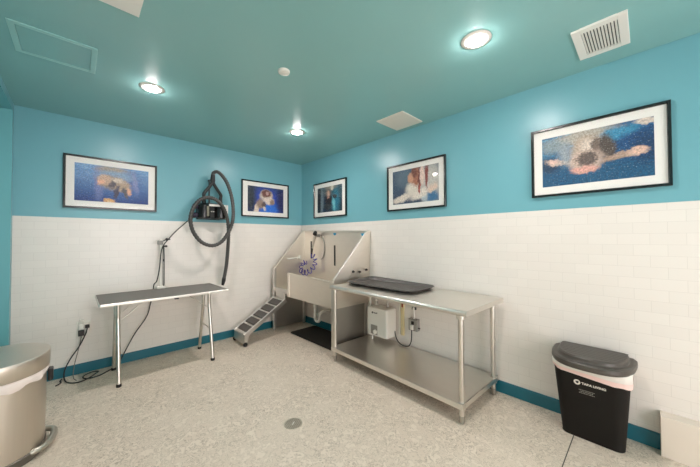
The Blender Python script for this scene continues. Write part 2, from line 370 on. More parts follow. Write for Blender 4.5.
def register(name, label, x0, x1, y0, y1, along, n, m=.05):
    """louvred register: frame, dark throat, angled blades"""
    cx, cy = (x0+x1)/2, (y0+y1)/2
    t = thing(name, label, 'vent', (cx, cy, H))
    f = MB(); z0, z1 = H-.014, H
    f.box((x0, y0, z0), (x1, y0+m, z1), .003).box((x0, y1-m, z0), (x1, y1, z1), .003).box((x0, y0+m, z0), (x0+m, y1-m, z1)).box((x1-m, y0+m, z0), (x1, y1-m, z1))
    f.build('frame', WHITE, t)
    MB().box((x0+m*.8, y0+m*.8, H-.002), (x1-m*.8, y1-m*.8, H-.0005)).build('throat', SLOT, t)
    for i in range(n):
        b = MB()
        if along == 'x':
            yy = y0+m+(y1-y0-2*m)*(i+.5)/n; hw = (y1-y0-2*m)/n*.33; M = Matrix.Translation((cx, yy, H-.011)) @ Matrix.Rotation(R(12), 4, 'X'); b.box((-(x1-x0)/2+m, -hw, -.0012), ((x1-x0)/2-m, hw, .0012), M=M)
        else:
            xx = x0+m+(x1-x0-2*m)*(i+.5)/n; hw = (x1-x0-2*m)/n*.36; M = Matrix.Translation((xx, cy, H-.010)) @ Matrix.Rotation(R(-15), 4, 'Y'); b.box((-hw, -(y1-y0)/2+m, -.0012), (hw, (y1-y0)/2-m, .0012), M=M)
        b.build('louvre', WHITE, t)
    return t
register('ceiling_vent', 'white slatted ceiling vent above the largest framed picture', -.595, -.207, -4.164, -3.902, 'x', 11, .045)
register('ceiling_vent', 'white ceiling grille cut by the upper edge of the picture', -2.96, -2.609, -2.53, -2.184, 'x', 7, .10)

t = thing('ceiling_access_panel', 'flush access panel painted teal like the ceiling around it', 'access panel', (-2.97, -1.43, H))
f = MB(); a0, a1, b0, b1 = -3.176, -2.768, -1.63, -1.232
for q in (((a0, b0), (a1, b0+.03)), ((a0, b1-.03), (a1, b1)), ((a0, b0+.03), (a0+.03, b1-.03)), ((a1-.03, b0+.03), (a1, b1-.03))):
    f.box((q[0][0], q[0][1], H-.007), (q[1][0], q[1][1], H), .001, 1)
f.build('frame', mat('teal_frame_sheen', srgb(158, 206, 202), .3), t)  # sheen of the paint put into the colour as a lighter teal
MB().box((a0+.034, b0+.034, H-.005), (a1-.034, b1-.034, H), .001, 1).build('panel', TEAL_CEIL, t)

# ------------------------------------------------------------------ framed pictures
def picture(wall, u0, u1, z0, z1, iu, iz, art, label):
    """wall 'b': u = x on the back wall; wall 'r': u = -y on the right wall. iu, iz: mat widths"""
    D = .030; F = .020
    if wall == 'b':
        T = Matrix(((1, 0, 0, 0), (0, 0, -1, P0), (0, 1, 0, 0), (0, 0, 0, 1))); loc = ((u0+u1)/2, P0, z0)
    else:
        T = Matrix(((0, 0, -1, P0), (-1, 0, 0, 0), (0, 1, 0, 0), (0, 0, 0, 1))); loc = (P0, -(u0+u1)/2, z0)
    # local: (u, z, depth out of the wall)
    t = thing('framed_picture', label, 'picture', loc, group='framed underwater pictures')
    f = MB(T)
    out = [(u0, z0), (u1, z0), (u1, z1), (u0, z1)]
    def ring(o, d): return [(u0+o, z0+o, d), (u1-o, z0+o, d), (u1-o, z1-o, d), (u0+o, z1-o, d)]
    f.loft([ring(0, .002), ring(0, D-.003), ring(.003, D), ring(F-.004, D), ring(F, D-.008), ring(F, .004)], True, True, False)
    f.build('frame', FRAME_BLACK, t)
    MB(T).box((u0+F, z0+F, .006), (u1-F, z1-F, .014)).build('mat_board', MATBOARD, t)
    p = MB(T); uvl = p.bm.loops.layers.uv.new('UVMap')
    A = [(u0+iu, z0+iz), (u1-iu, z0+iz), (u1-iu, z1-iz), (u0+iu, z1-iz)]
    fr = [p.V((a, z, .0148)) for a, z in A]; bk = [p.V((a, z, .0135)) for a, z in A]
    face = p.F(fr); p.F(bk[::-1])
    for i in range(4): p.F((fr[i], bk[i], bk[(i+1) % 4], fr[(i+1) % 4]))
    for lp, uv in zip(face.loops, ((0, 0), (1, 0), (1, 1), (0, 1))): lp[uvl].uv = uv
    p.build('print', art, t)
    MB(T).box((u0+F, z0+F, .0185), (u1-F, z1-F, .0205)).build('glass', GLASS, t)
    return t
Wp = .813
# 1: brown spotted dog swimming over an orange ball in blue water
a1_ = art_mat('print_dog_diving', 1.63, (96, 146, 196), (30, 56, 124), [
    (.62, .55, .42, .40, 0, (64, 98, 160), .6), (.30, .55, .10, .5, 0, (108, 120, 172), .6), (.80, .62, .06, .3, 8, (120, 130, 176), .8),
    (.48, .90, .34, .10, 0, (150, 140, 128), .5), (.52, .74, .40, .13, 0, (120, 150, 180), .5),
    (.50, .55, .34, .20, -8, (150, 130, 116), .3), (.62, .48, .22, .16, -30, (172, 146, 124), .35), (.55, .62, .14, .08, 0, (196, 178, 160), .5), (.47, .50, .10, .10, 0, (86, 74, 84), .4),
    (.38, .62, .13, .15, 20, (190, 158, 134), .3), (.33, .54, .09, .06, 30, (222, 168, 138), .3), (.54, .30, .05, .18, -12, (70, 62, 84), .35), (.66, .28, .05, .16, 15, (92, 82, 88), .35),
    (.71, .33, .055, .12, 20, (222, 164, 134), .3), (.44, .02, .13, .085, 0, (222, 168, 112), .18), (.44, .01, .04, .05, 0, (240, 206, 160), .3)], waves=.75, wcol=(150, 190, 215))
picture('b', -2.972, -2.972+.822, 1.770, 2.341, .086, .083, a1_, 'wide framed picture of a brown dog swimming, above the grooming table')
# 2: white and brown dog in vivid blue
a2_ = art_mat('print_white_dog', 1.55, (20, 30, 66), (20, 40, 120), [
    (.5, .45, .62, .55, 0, (24, 62, 168), .5), (.6, .12, .45, .25, 0, (30, 110, 214), .6), (.08, .5, .20, .6, 0, (18, 26, 44), .6), (.95, .5, .22, .6, 0, (30, 34, 92), .6),
    (.24, .14, .10, .24, -16, (222, 204, 186), .25), (.34, .32, .18, .20, 0, (150, 124, 108), .4), (.50, .66, .27, .24, 0, (206, 188, 170), .2), (.50, .74, .20, .16, 0, (112, 62, 48), .25), (.53, .76, .05, .07, 0, (190, 150, 140), .4),
    (.58, .46, .22, .14, 0, (226, 208, 194), .3), (.66, .42, .09, .12, 0, (150, 122, 104), .4), (.43, .30, .10, .10, 0, (86, 66, 66), .4), (.45, .14, .06, .10, 30, (214, 200, 190), .4)], waves=.25)
picture('b', -1.081, -1.081+Wp, 1.774, 2.338, .098, .083, a2_, 'framed picture of a white-chested dog in bright blue water, beside the wall dryer')
# 3: dark dog in teal water
a3_ = art_mat('print_dark_dog', 1.55, (44, 70, 84), (22, 44, 60), [
    (.18, .5, .13, .6, 0, (108, 124, 132), .5), (.75, .4, .22, .5, 0, (40, 122, 146), .6), (.68, .3, .08, .25, 10, (110, 190, 200), .6), (.08, .6, .10, .5, 0, (30, 34, 40), .5),
    (.55, .95, .35, .10, 0, (140, 132, 118), .5), (.62, .92, .10, .10, 0, (214, 204, 184), .4), (.46, .50, .20, .30, 0, (30, 30, 38), .3), (.42, .18, .16, .18, 20, (34, 46, 56), .4), (.72, .58, .14, .09, -15, (40, 40, 44), .35),
    (.46, .74, .16, .17, 0, (120, 110, 104), .3), (.47, .72, .09, .11, 0, (206, 164, 140), .3), (.46, .56, .07, .05, 0, (186, 140, 120), .4), (.30, .2, .05, .16, -35, (40, 60, 70), .4)], waves=.5, wcol=(180, 190, 180))
picture('r', .380, .380+.797, 1.768, 2.335, .098, .083, a3_, 'framed picture of a dark dog in green water, nearest the room corner')
# 4: red and white dog with splashing foam
a4_ = art_mat('print_red_white_dog', 1.5, (46, 74, 100), (36, 56, 84), [
    (.10, .65, .26, .30, 0, (36, 66, 92), .4), (.25, .75, .25, .25, 20, (74, 98, 116), .6), (.84, .5, .32, .6, 0, (196, 190, 182), .5), (.86, .12, .22, .16, 0, (58, 110, 150), .5), (.72, .12, .10, .12, 0, (180, 190, 196), .5),
    (.48, .42, .26, .20, 20, (222, 212, 198), .35), (.22, .16, .34, .10, 14, (222, 210, 196), .35), (.62, .24, .34, .12, 20, (228, 216, 204), .4), (.88, .36, .16, .10, 30, (224, 196, 178), .4),
    (.54, .74, .17, .28, 0, (168, 104, 76), .3), (.50, .86, .10, .16, 0, (120, 62, 44), .3), (.42, .72, .09, .14, 0, (206, 150, 118), .3), (.67, .78, .08, .30, 0, (232, 204, 190), .4), (.76, .7, .05, .34, 0, (136, 60, 50), .35), (.61, .4, .04, .14, 0, (172, 76, 60), .4), (.60, .70, .03, .3, 0, (112, 54, 44), .4)], waves=.2, grain=.4)
picture('r', 1.941, 1.941+.797, 1.770, 2.335, .085, .078, a4_, 'framed picture of a red and white dog in foam, above the steel work table')
# 5: pale dog diving toward the viewer, paws spread
a5_ = art_mat('print_pale_dog', 1.62, (40, 96, 136), (28, 84, 120), [
    (.5, .2, 1.0, .35, 0, (28, 84, 122), .6), (.85, .75, .40, .35, 0, (24, 74, 124), .6), (.95, .5, .2, .25, 0, (20, 56, 98), .6), (.08, .42, .16, .14, 0, (24, 58, 88), .5),
    (.40, .90, .50, .13, 4, (176, 168, 156), .5), (.12, .80, .22, .12, 0, (130, 146, 152), .6), (.72, .84, .30, .09, 10, (60, 140, 178), .6), (.95, .95, .14, .06, 0, (214, 196, 184), .4),
    (.46, .64, .26, .26, 0, (186, 166, 148), .3), (.62, .60, .14, .24, 10, (84, 70, 64), .35), (.46, .70, .12, .12, 0, (216, 200, 186), .4), (.53, .66, .06, .16, 0, (120, 100, 90), .4),
    (.17, .47, .22, .06, -8, (208, 182, 166), .3), (.12, .50, .08, .05, 0, (226, 190, 176), .3), (.72, .42, .26, .05, 12, (176, 148, 130), .35), (.88, .46, .13, .07, 6, (226, 188, 168), .3),
    (.43, .42, .26, .20, 0, (206, 180, 164), .3), (.45, .45, .16, .13, 0, (104, 88, 82), .35), (.42, .26, .20, .08, 4, (222, 166, 152), .3), (.24, .62, .10, .2, 0, (150, 160, 168), .8)], waves=.8, wcol=(120, 196, 225), grain=.35)
picture('r', 3.536, 3.536+.809, 1.774, 2.347, .079, .082, a5_, 'largest framed picture, a pale dog diving with paws spread, beneath the slatted ceiling vent')

# ------------------------------------------------------------------ dog wash tub
XF, YL, YR, ZB, ZFR, ZBT = -.61, -.13, -1.59, .575, .922, 1.548
t = thing('dog_wash_tub', 'stainless steel dog wash tub with tall splash walls standing in the corner', 'dog tub', (-.31, -.86, 0))
def tub_set(v):   # the tub stands a little out of square and falls to its drain end
    k = min(1, max(0, (v.x-XF)/.6)); q = min(1, max(0, (v.z-.5)/.35))
    return Vector((v.x, v.y-.055*k*max(0, (YL-v.y)/1.46)*q, v.z+.025*(v.y+.86)*q))
WARP[t.name] = tub_set
bp = MB().box((-.006, YL, .60), (-.028, YR, ZBT)).box((-.006, YL, ZBT-.03), (-.034, YR, ZBT+.006), .003).build('back_panel', STEEL_TUB, t)
for yc, z0, z1 in ((-.905, 1.02, 1.33), (-.325, 1.085, 1.375)):
    MB().box((-.026, yc-.014, z0), (-.036, yc+.014, z1), .003).build('tether_slot', SLOT, bp)
for yc, zc in ((-.905, 1.510), (-1.475, 1.508)):
    MB().lathe([(.001, -.0306), (.030, -.0306), (.031, -.028)], (0, yc, zc), 20, 'x').build('sticker', STICK, bp)
side = [(-.008, ZB), (XF, ZB), (XF, ZFR+.02), (-.06, ZBT), (-.008, ZBT)]
def side_panel(y0, s, name='side_panel'):
    p = MB().prism(side, y0, y0+s*.012, 'y')
    # folded flange along the sloping edge and down the wall
    e0, e1 = Vector((XF, 0, ZFR+.02)), Vector((-.06, 0, ZBT)); dr = (e1-e0).normalized(); nr = Vector((-dr.z, 0, dr.x))
    M = Matrix.Translation((e0+e1)/2+Vector((0, y0+s*.012, 0))) @ Matrix(((dr.x, 0, nr.x, 0), (0, 1, 0, 0), (dr.z, 0, nr.z, 0), (0, 0, 0, 1)))
    L2 = (e1-e0).length/2
    p.box((-L2, -.014, -.006), (L2, .014, .006), .004, M=M)
    p.box((-.03, y0, ZB), (-.008, y0+s*.030, ZBT), .004)
    return p.build(name, STEEL_TUB, t)
sl = side_panel(YL, -1); sr = side_panel(YR, 1)
for bx, bz in ((-.313, 1.027), (-.204, 1.015), (-.09, 1.035)):
    MB().lathe([(.016, .0), (.016, -.008), (.009, -.012), (.009, -.024), (.001, -.025)], (bx, YR, bz), 14, 'y').build('bolt', SLOT, sr)
YD = -.565   # door opening runs from YL to YD on the front
fp = MB().box((XF, YD, ZB), (XF+.012, YR, ZFR), .003).box((XF-.012, YD, ZFR-.022), (XF+.018, YR, ZFR+.002), .009, 3)
fp.box((XF-.012, YD-.028, ZB-.0), (XF+.020, YD+.012, ZFR+.004), .004)
fp.build('front_panel', STEEL_TUB, t)
MB().box((XF, YL-.03, .60), (XF+.02, YD, .668), .005).build('door_sill', STEEL, t)
MB().box((XF+.012, YL, .60), (-.02, YR, .612)).box((XF+.012, YL-.012, ZB), (-.03, YR+.012, ZB+.012)).build('basin_floor', STEEL_TUB, t)
# steel skirts that close the ends under the basin
MB().box((XF+.03, YL-.004, .03), (-.04, YL-.014, ZB)).build('end_skirt', STEEL_DARK, t)
MB().box((XF+.03, YR+.014, .03), (-.04, YR+.004, ZB)).build('end_skirt', STEEL_DARK, t)
def post(x, y, ztop):
    l = MB().box((x-.022, y-.022, .02), (x+.022, y+.022, ztop), .005).build('leg', STEEL, t)
    MB().lathe([(.018, 0), (.018, .012), (.012, .022)], (x, y, 0), 16).build('foot', STEEL_DARK, l)
post(XF+.006, YL-.012, ZFR+.03); post(XF+.006, YR+.012, ZFR-.06); post(-.055, YL-.02, ZB); post(-.055, YR+.02, ZB)
MB().tube(catmull([(-.15, YL-.045, 1.10), (-.20, YL-.05, 1.10), (-.36, YL-.05, 1.085), (-.365, YL-.02, 1.085)], 4), .012, 10).box((-.13, YL-.01, 1.07), (-.17, YL-.055, 1.13), .004).build('grab_rail', OFFWHITE, t)
# white trap under the basin
tr = catmull([(-.30, -.795, ZB), (-.30, -.795, .50), (-.30, -.795, .30), (-.30, -.80, .245), (-.30, -.845, .215), (-.30, -.895, .235), (-.30, -.915, .30), (-.30, -.925, .345), (-.28, -.96, .375), (-.22, -1.0, .385), (-.10, -1.03, .39), (-.002, -1.03, .39)], 6)
mbp = MB().tube(tr, .021, 14)
for c in ((-.30, -.795, .44), (-.30, -.795, .31), (-.30, -.918, .33)): mbp.lathe([(.022, -.018), (.029, -.016), (.029, .016), (.022, .018)], c, 16)
mbp.build('drain_trap', PVC, t)

# ramp hooked on the tub's doorway
t = thing('pet_ramp', 'steel ramp with five dark grip treads leading up to the dog tub doorway', 'ramp', (-.95, -.31, 0))
RY0, RY1 = -.185, -.50
pa = Vector((-.634, 0, .535)); pb = Vector((-1.255, 0, .155)); dr = (pb-pa).normalized(); nr = Vector((-dr.z, 0, dr.x))
if nr.z < 0: nr = -nr
def rampM(s, y=0, h=0): 
    c = pa+dr*s+nr*h; c.y = y
    return Matrix.Translation(c) @ Matrix(((dr.x, 0, nr.x, 0), (0, 1, 0, 0), (dr.z, 0, nr.z, 0), (0, 0, 0, 1)))
Lr = (pb-pa).length
fr = MB()
fr.box((0, RY0, -.018), (Lr, RY1, -.010), M=rampM(0))
for yy in (RY0, RY1): fr.box((-.01, yy-.009, -.055), (Lr, yy+.009, .006), .004, M=rampM(0))
fr.build('deck', STEEL, t)
for i in range(5):
    s0 = .035+i*(Lr-.05)/5
    MB().box((s0, RY0-.022, -.008), (s0+(Lr-.05)/5-.03, RY1+.022, .004), .004, M=rampM(0)).build('tread', GRIP, t)
MB().prism([(-1.245, .16), (-1.225, .175), (-1.16, .20), (-1.215, .03), (-1.25, .03)], RY0+.012, RY1-.012, 'y').build('end_plate', STEEL, t)
for yy in (RY0-.03, RY1+.03): MB().lathe([(.0005, -.011), (.026, -.011), (.028, -.006), (.028, .006), (.026, .011), (.0005, .011)], (-1.235, yy+(.045 if yy > -.3 else -.045), .028), 18, 'y').build('wheel', RUBBER, t)
MB().box((-.6115, RY0-.02, .50), (-.6165, RY1+.02, .62), .001, 1).box((-.6165, RY0-.02, .525), (-.634, RY1+.02, .531)).build('hook', STEEL, t)

# sprayer on the tub's back panel
t = thing('tub_sprayer', 'black hand sprayer with blue coiled hose hung inside the dog tub', 'sprayer', (-.08, -.45, 1.10))
MB().box((-.029, -.505, 1.455), (-.05, -.575, 1.505), .006).tube([(-.05, -.54, 1.48), (-.10, -.545, 1.485)], .014, 12).build('wall_bracket', STEEL_DARK, t)
sp_ = MB().tube([(-.11, -.475, 1.275), (-.11, -.50, 1.35), (-.11, -.535, 1.45), (-.115, -.55, 1.49)], [.013, .017, .02, .022], 12).build('handle', CHROME, t)
MB().tube([(-.10, -.515, 1.43), (-.112, -.553, 1.50), (-.135, -.585, 1.525), (-.155, -.60, 1.50)], [.020, .025, .030, .034], 14).build('spray_head', BLACK, t)
MB().tube(catmull([(-.11, -.475, 1.275), (-.105, -.455, 1.22), (-.10, -.44, 1.175)], 5), .011, 10).build('swivel', BLACK, t)
path = catmull([(-.10, -.44, 1.175), (-.11, -.53, 1.13), (-.12, -.56, 1.05), (-.14, -.53, .97), (-.17, -.45, .90), (-.18, -.35, .88), (-.17, -.24, .90), (-.14, -.20, .97), (-.10, -.21, 1.02), (-.075, -.26, 1.05)], 40)
coil = []; ph = 0
for i, p in enumerate(path):
    dd = (path[min(i+1, len(path)-1)]-path[max(i-1, 0)]).normalized(); u = dd.cross(Vector((1, 0, 0))).normalized(); w = dd.cross(u)
    ph = i/len(path)*2*PI*12; rr_ = .034*min(1, i/12, (len(path)-1-i)/12)
    coil.append(p+u*rr_*math.cos(ph)*1.25+w*rr_*math.sin(ph)*.6)
MB().tube(coil, .0065, 8).build('coil_hose', BLUE, t)
MB().tube(catmull([(-.042, -.575, 1.49), (-.038, -.64, 1.47), (-.036, -.68, 1.38), (-.036, -.69, 1.25), (-.036, -.66, 1.14), (-.036, -.60, 1.10)], 8), .007, 8).build('supply_line', STEEL_DARK, t)

# black mat under the tub
mm = MB(); mm.loft([rrect(-.27, -.93, .235, .50, .04, 0), rrect(-.27, -.93, .235, .50, .04, .010), rrect(-.27, -.93, .222, .487, .035, .014)])
tag(mm.build('floor_mat', mat('black_floor_mat', srgb(40, 35, 30), .75, bump=.2, bscale=150)), 'black rubber mat lying on the floor beneath the steel dog tub', 'mat')

# ------------------------------------------------------------------ work table
wtc = (-.347, -2.448); WR = R(-1.6)
t = thing('work_table', 'stainless steel work table with lower shelf along the tiled wall', 'table', (wtc[0], wtc[1], 0), WR)
WM = Matrix.Translation((wtc[0], wtc[1], 0)) @ Matrix.Rotation(WR, 4, 'Z')
X0, X1, Y0, Y1 = -.41, .318, -.85, .785
ZT = .885
tp = MB(WM)
tp.box((X0+.018, Y0, ZT-.006), (X1, Y1, ZT))
tp.box((X0+.018, Y0, ZT-.042), (X1, Y0+.010, ZT-.001), .002, 1).box((X0+.018, Y1-.010, ZT-.042), (X1, Y1, ZT-.001), .002, 1).box((X1-.01, Y0, ZT-.042), (X1, Y1, ZT-.001), .002, 1)
tp.tube([(X0+.022, Y0, ZT-.021), (X0+.022, Y1, ZT-.021)], .0215, 18)
for yy in (-.45, 0, .45): tp.box((X0+.03, yy-.05, ZT-.035), (X1-.02, yy+.05, ZT-.006))
tp.build('tabletop', STEEL_TOP, t)
sh = MB(WM); SZ = .163
sh.box((-.365, -.80, SZ-.004), (.32, .80, SZ))
sh.box((-.372, -.80, SZ-.042), (-.360, .80, SZ), .003).box((.312, -.80, SZ-.042), (.324, .80, SZ), .003).box((-.37, -.80, SZ-.042), (.32, -.79, SZ), .003).box((-.37, .79, SZ-.042), (.32, .80, SZ), .003)
sh.build('lower_shelf', mat('shelf_steel', srgb(230, 225, 218), .33, 1, noise=.04, nscale=10), t)
for lx in (-.333, .272):
    for ly in (-.772, .772):
        l = MB(WM).cyl((lx, ly, .035), (lx, ly, ZT-.03), .0205, n=22).lathe([(.021, SZ-.052), (.030, SZ-.05), (.030, SZ-.005), (.021, SZ+.004)], (lx, ly, 0), 22).lathe([(.021, ZT-.085), (.032, ZT-.08), (.032, ZT-.04), (.021, ZT-.036)], (lx, ly, 0), 22).build('leg', CHROME, t)
        MB(WM).lathe([(.010, 0), (.017, .004), (.0195, .02), (.0215, .045), (.0215, .06), (.0205, .061)], (lx, ly, 0), 22).build('foot', STEEL_DARK, l)

# black tray on the table
ty_ = MB(); cx, cy, hx, hy = -.285, -2.165, .245, .475; z = ZT+.001
def oct_(e, zz, lift=0):
    o = []
    for p in rrect(cx, cy, hx+e, hy+e, .10+e, zz, 4):
        k = max(0, (p[1]-cy)/hy)*max(0, (p[0]-cx)/hx); o.append((p[0], p[1], p[2]+lift*k))
    return o
ty_.loft([oct_(-.035, z), oct_(-.012, z+.020, .012), oct_(0, z+.030, .018), oct_(.008, z+.032, .02), oct_(.010, z+.026, .02), oct_(.004, z+.024, .018), oct_(-.008, z+.019, .012), oct_(-.018, z+.011), oct_(-.033, z+.005)], True, True)
tg = thing('rubber_tray', 'shallow dark tray with rounded corners lying on the work table', 'tray', (cx, cy, ZT))
ty_.build('tray_body', TRAY, tg)
for k in range(12):
    yy = cy-.36+.72*k/11
    MB().box((cx-.17, yy-.006, z+.0055), (cx+.17, yy+.006, z+.0075), .0008, 1).build('ridge', TRAY, tg)

# water heater under the table
t = thing('water_heater', 'white tankless water heater on the tiled wall under the work table', 'water heater', (-.10, -1.92, .22))
hb = MB().box((-.008, -1.752, .225), (-.20, -2.072, .575), .022, 4).build('housing', OFFWHITE, t)
MB().box((-.199, -1.822, .250), (-.204, -1.925, .362), .002).build('control_panel', PANELG, t)
MB().lathe([(.026, -.200), (.026, -.222), (.020, -.228), (.001, -.229)], (0, -1.895, .285), 20, 'x').box((-.229, -1.898, .285), (-.231, -1.892, .308)).build('dial', OFFWHITE, t)
lg = MB().lathe([(.001, -.2012), (.012, -.2012), (.012, -.199)], (0, -1.845, .512), 16, 'x')
for k in range(5): lg.box((-.2012, -1.866-k*.012, .505), (-.1995, -1.874-k*.012, .517+(.006 if k in (0, 4) else 0)))
lg.build('maker_mark', SLOT, t)
for yy in (-1.80, -1.98):
    pp = MB().cyl((-.07, yy, .575), (-.07, yy, .80), .012).build('supply_pipe', STEEL_DARK if yy < -1.9 else PVC, t)
    MB().lathe([(.014, .59), (.02, .592), (.02, .62), (.014, .622)], (-.07, yy, 0), 12).build('fitting', STEEL_DARK, pp)
MB().cyl((-.15, -1.80, .225), (-.15, -1.80, .167), .011).build('relief_pipe', PVC, t)
# conduit beside it
t = thing('wall_conduit', 'yellowed vertical conduit with red mark on the wall beside the water heater', 'conduit', (-.02, -2.13, .3))
MB().box((-.001, -2.142, .262), (-.022, -2.185, .86), .003).build('channel', YEL, t)
MB().cyl((-.012, -2.12, .262), (-.012, -2.12, .86), .009).build('pipe', OFFWHITE, t)
MB().box((-.0215, -2.158, .60), (-.0235, -2.178, .66)).build('marker', RED, t)
# outlet box
t = thing('outlet_box', 'grey surface mounted outlet box on the wall under the work table', 'outlet', (-.03, -2.335, .43))
MB().box((-.0005, -2.275, .362), (-.052, -2.395, .498), .004).build('box', GREYP, t)
MB().box((-.051, -2.285, .372), (-.056, -2.385, .488), .002).build('cover', STEEL_DARK, t)
MB().box((-.055, -2.317, .435), (-.058, -2.353, .473), .004).box((-.055, -2.317, .385), (-.058, -2.353, .423), .004).build('receptacle', SLOT, t)
MB().cyl((-.022, -2.335, .498), (-.022, -2.335, .84), .010).lathe([(.012, .595), (.019, .597), (.019, .625), (.012, .627)], (-.022, -2.335, 0), 14).build('riser', PVC, t)
MB().box((-.009, -2.31, .60), (-.034, -2.36, .63), .003).build('strap', BLACK, t)
MB().cyl((-.03, -2.395, .40), (-.03, -2.415, .40), .008).build('knockout_plug', SLOT, t)
t = thing('heater_cord', 'dark cord with white plug looping from the outlet box to the water heater', 'cord', (-.06, -2.33, .40))
MB().box((-.0592, -2.318, .378), (-.086, -2.352, .432), .006).build('plug', OFFWHITE, t)
MB().tube(catmull([(-.076, -2.335, .380), (-.078, -2.336, .33), (-.08, -2.33, .25), (-.08, -2.30, .19), (-.085, -2.25, .174), (-.08, -2.19, .176), (-.06, -2.12, .20), (-.05, -2.085, .25), (-.045, -2.071, .30)], 8), .006, 8).build('lead', CORD, t)

# ------------------------------------------------------------------ grooming table
GC = (-2.127, -.417); GR = R(0.3)
t = thing('grooming_table', 'folding grooming table with grey rubber top and chrome legs', 'table', (GC[0], GC[1], 0), GR)
G = Matrix.Translation((GC[0], GC[1], 0)) @ Matrix.Rotation(GR, 4, 'Z'); GZ = .83; gl, gd = .585, .332
MB(G).loft([rrect(0, 0, gl-.004, gd-.004, .010, GZ-.025), rrect(0, 0, gl, gd, .014, GZ-.022), rrect(0, 0, gl, gd, .014, GZ-.004), rrect(0, 0, gl-.004, gd-.004, .010, GZ)], smooth=False).build('tabletop', mat('aluminium_edge', srgb(226, 222, 214), .35, .6), t)
MB(G).loft([rrect(0, 0, gl-.006, gd-.006, .010, GZ-.001), rrect(0, 0, gl-.006, gd-.006, .010, GZ+.002)], smooth=False).build('rubber_surface', TABLE_MAT, t)
for sx in (-.427, .437):
    for fy, ty0 in ((-.235, -.10), (.262, .12)):
        l = MB(G).tube(catmull([(sx, ty0, GZ-.03), (sx, ty0, .70), (sx, ty0, .62), (sx, ty0+(fy-ty0)*.15, .54), (sx, ty0+(fy-ty0)*.55, .30), (sx, fy, .015)], 5), .018, 16).build('leg', CHROME, t)
        MB(G).lathe([(.019, 0), (.022, .003), (.022, .026), (.0185, .030)], (sx, fy, 0), 16).build('rubber_foot', RUBBER, l)
    MB(G).cyl((sx, -.155, .36), (sx, .185, .36), .010, n=12).build('cross_bar', CHROME, t)
    MB(G).tube([(sx, -.10, .60), (sx*.80, -.10, .66), (sx*.45, -.10, GZ-.03)], .008, 10).tube([(sx, .12, .60), (sx*.45, .12, GZ-.03)], .008, 10).cyl((sx, -.10, .60), (sx, .12, .60), .008).build('brace', CHROME, t)
MB(G).box((.02, -gd-.002, GZ-.038), (.06, -gd+.03, GZ-.028), .002).build('latch', BLACK, t)

# arm clamped on the table's back edge
AX, AY = -2.121, -.105
t = thing('grooming_post', 'white grooming arm post clamped on the far edge of the grooming table', 'post', (AX, AY, GZ))
MB().box((AX-.045, AY-.045, GZ+.0035), (AX+.045, AY+.045, GZ+.030), .005).box((AX-.03, AY+.028, GZ-.07), (AX+.03, AY+.045, GZ+.02), .004).box((AX-.03, AY-.03, GZ-.075), (AX+.03, AY+.045, GZ-.06), .003).build('clamp', OFFWHITE, t)
MB().cyl((AX, AY, GZ-.10), (AX, AY, GZ-.0315), .008).lathe([(.02, GZ-.11), (.02, GZ-.09), (.008, GZ-.075)], (AX, AY, 0), 12).build('clamp_screw', BLACK, t)
MB().box((AX-.011, AY-.011, GZ+.02), (AX+.011, AY+.011, 1.435), .003).build('post', OFFWHITE, t)
MB().box((AX-.032, AY-.020, 1.365), (AX+.022, AY+.020, 1.415), .006).build('collar', GREYP, t)
MB().lathe([(.001, 0), (.016, .002), (.018, .018), (.009, .03), (.009, .05)], (AX+.05, AY, 1.43), 14, 'x').cyl((AX+.01, AY, 1.40), (AX+.06, AY, 1.43), .006).build('knob', BLACK, t)
MB().cyl((AX+.022, AY, 1.345), (AX+.055, AY, 1.345), .010).sphere((AX+.058, AY, 1.345), .014).build('thumb_screw', BLACK, t)
t = thing('grooming_leash', 'thin black grooming leash hanging down along the white arm post', 'leash', (AX+.03, AY-.03, .85))
MB().tube(catmull([(AX+.03, AY-.022, 1.36), (AX+.033, AY-.03, 1.2), (AX+.034, AY-.03, 1.0), (AX+.034, AY-.028, .88), (AX+.026, AY-.026, .868), (AX+.024, AY-.024, .90), (AX+.022, AY-.024, 1.1), (AX+.022, AY-.022, 1.35)], 6), .0042, 8).build('loop', CORD, t)
MB().box((AX+.022, AY-.032, 1.16), (AX+.036, AY-.022, 1.19), .002).build('slider', BLACK, t)

# ------------------------------------------------------------------ wall dryer
t = thing('wall_dryer', 'black twin motor pet dryer hung on the teal wall with a looped hose', 'dryer', (-1.55, -.02, 1.70))
MB().box((-1.70, P0, 1.70), (-1.40, -.03, 1.93), .006).build('mounting_plate', BLACK, t)
for cx_ in (-1.640, -1.425):
    b = MB().lathe([(.001, 1.700), (.060, 1.702), (.075, 1.715), (.078, 1.74), (.078, 1.86), (.075, 1.885), (.055, 1.905), (.026, 1.915), (.026, 1.95)], (cx_, -.125, 0), 28)
    b.build('motor_housing', mat('glossy_black', srgb(24, 22, 22), .25), t)
MB().box((-1.70, -.03, 1.715), (-1.38, -.12, 1.89), .01).build('casing', BLACK, t)
MB().box((-1.625, -.197, 1.735), (-1.595, -.206, 1.87), .003).build('rating_plate', mat('plate_metal', srgb(120, 116, 100), .4, .5), t)
for zz in (1.86, 1.75):
    MB().lathe([(.001, -1.775), (.030, -1.772), (.034, -1.765), (.034, -1.74), (.026, -1.735), (.026, -1.69)], (0, -.12, zz), 18, 'x').build('air_inlet', mat('purple_black_plastic', srgb(48, 38, 62), .35), t)
MB().box((-1.60, -.205, 1.868), (-1.362, -.215, 1.898), .003).box((-1.385, -.05, 1.715), (-1.352, -.215, 1.898), .004).build('bracket', mat('grey_bracket', srgb(222, 218, 212), .4), t)
for yy in (-1.54, -1.515): MB().box((yy-.008, -.121, 1.80), (yy+.008, -.126, 1.812)).build('switch', OFFWHITE, t)
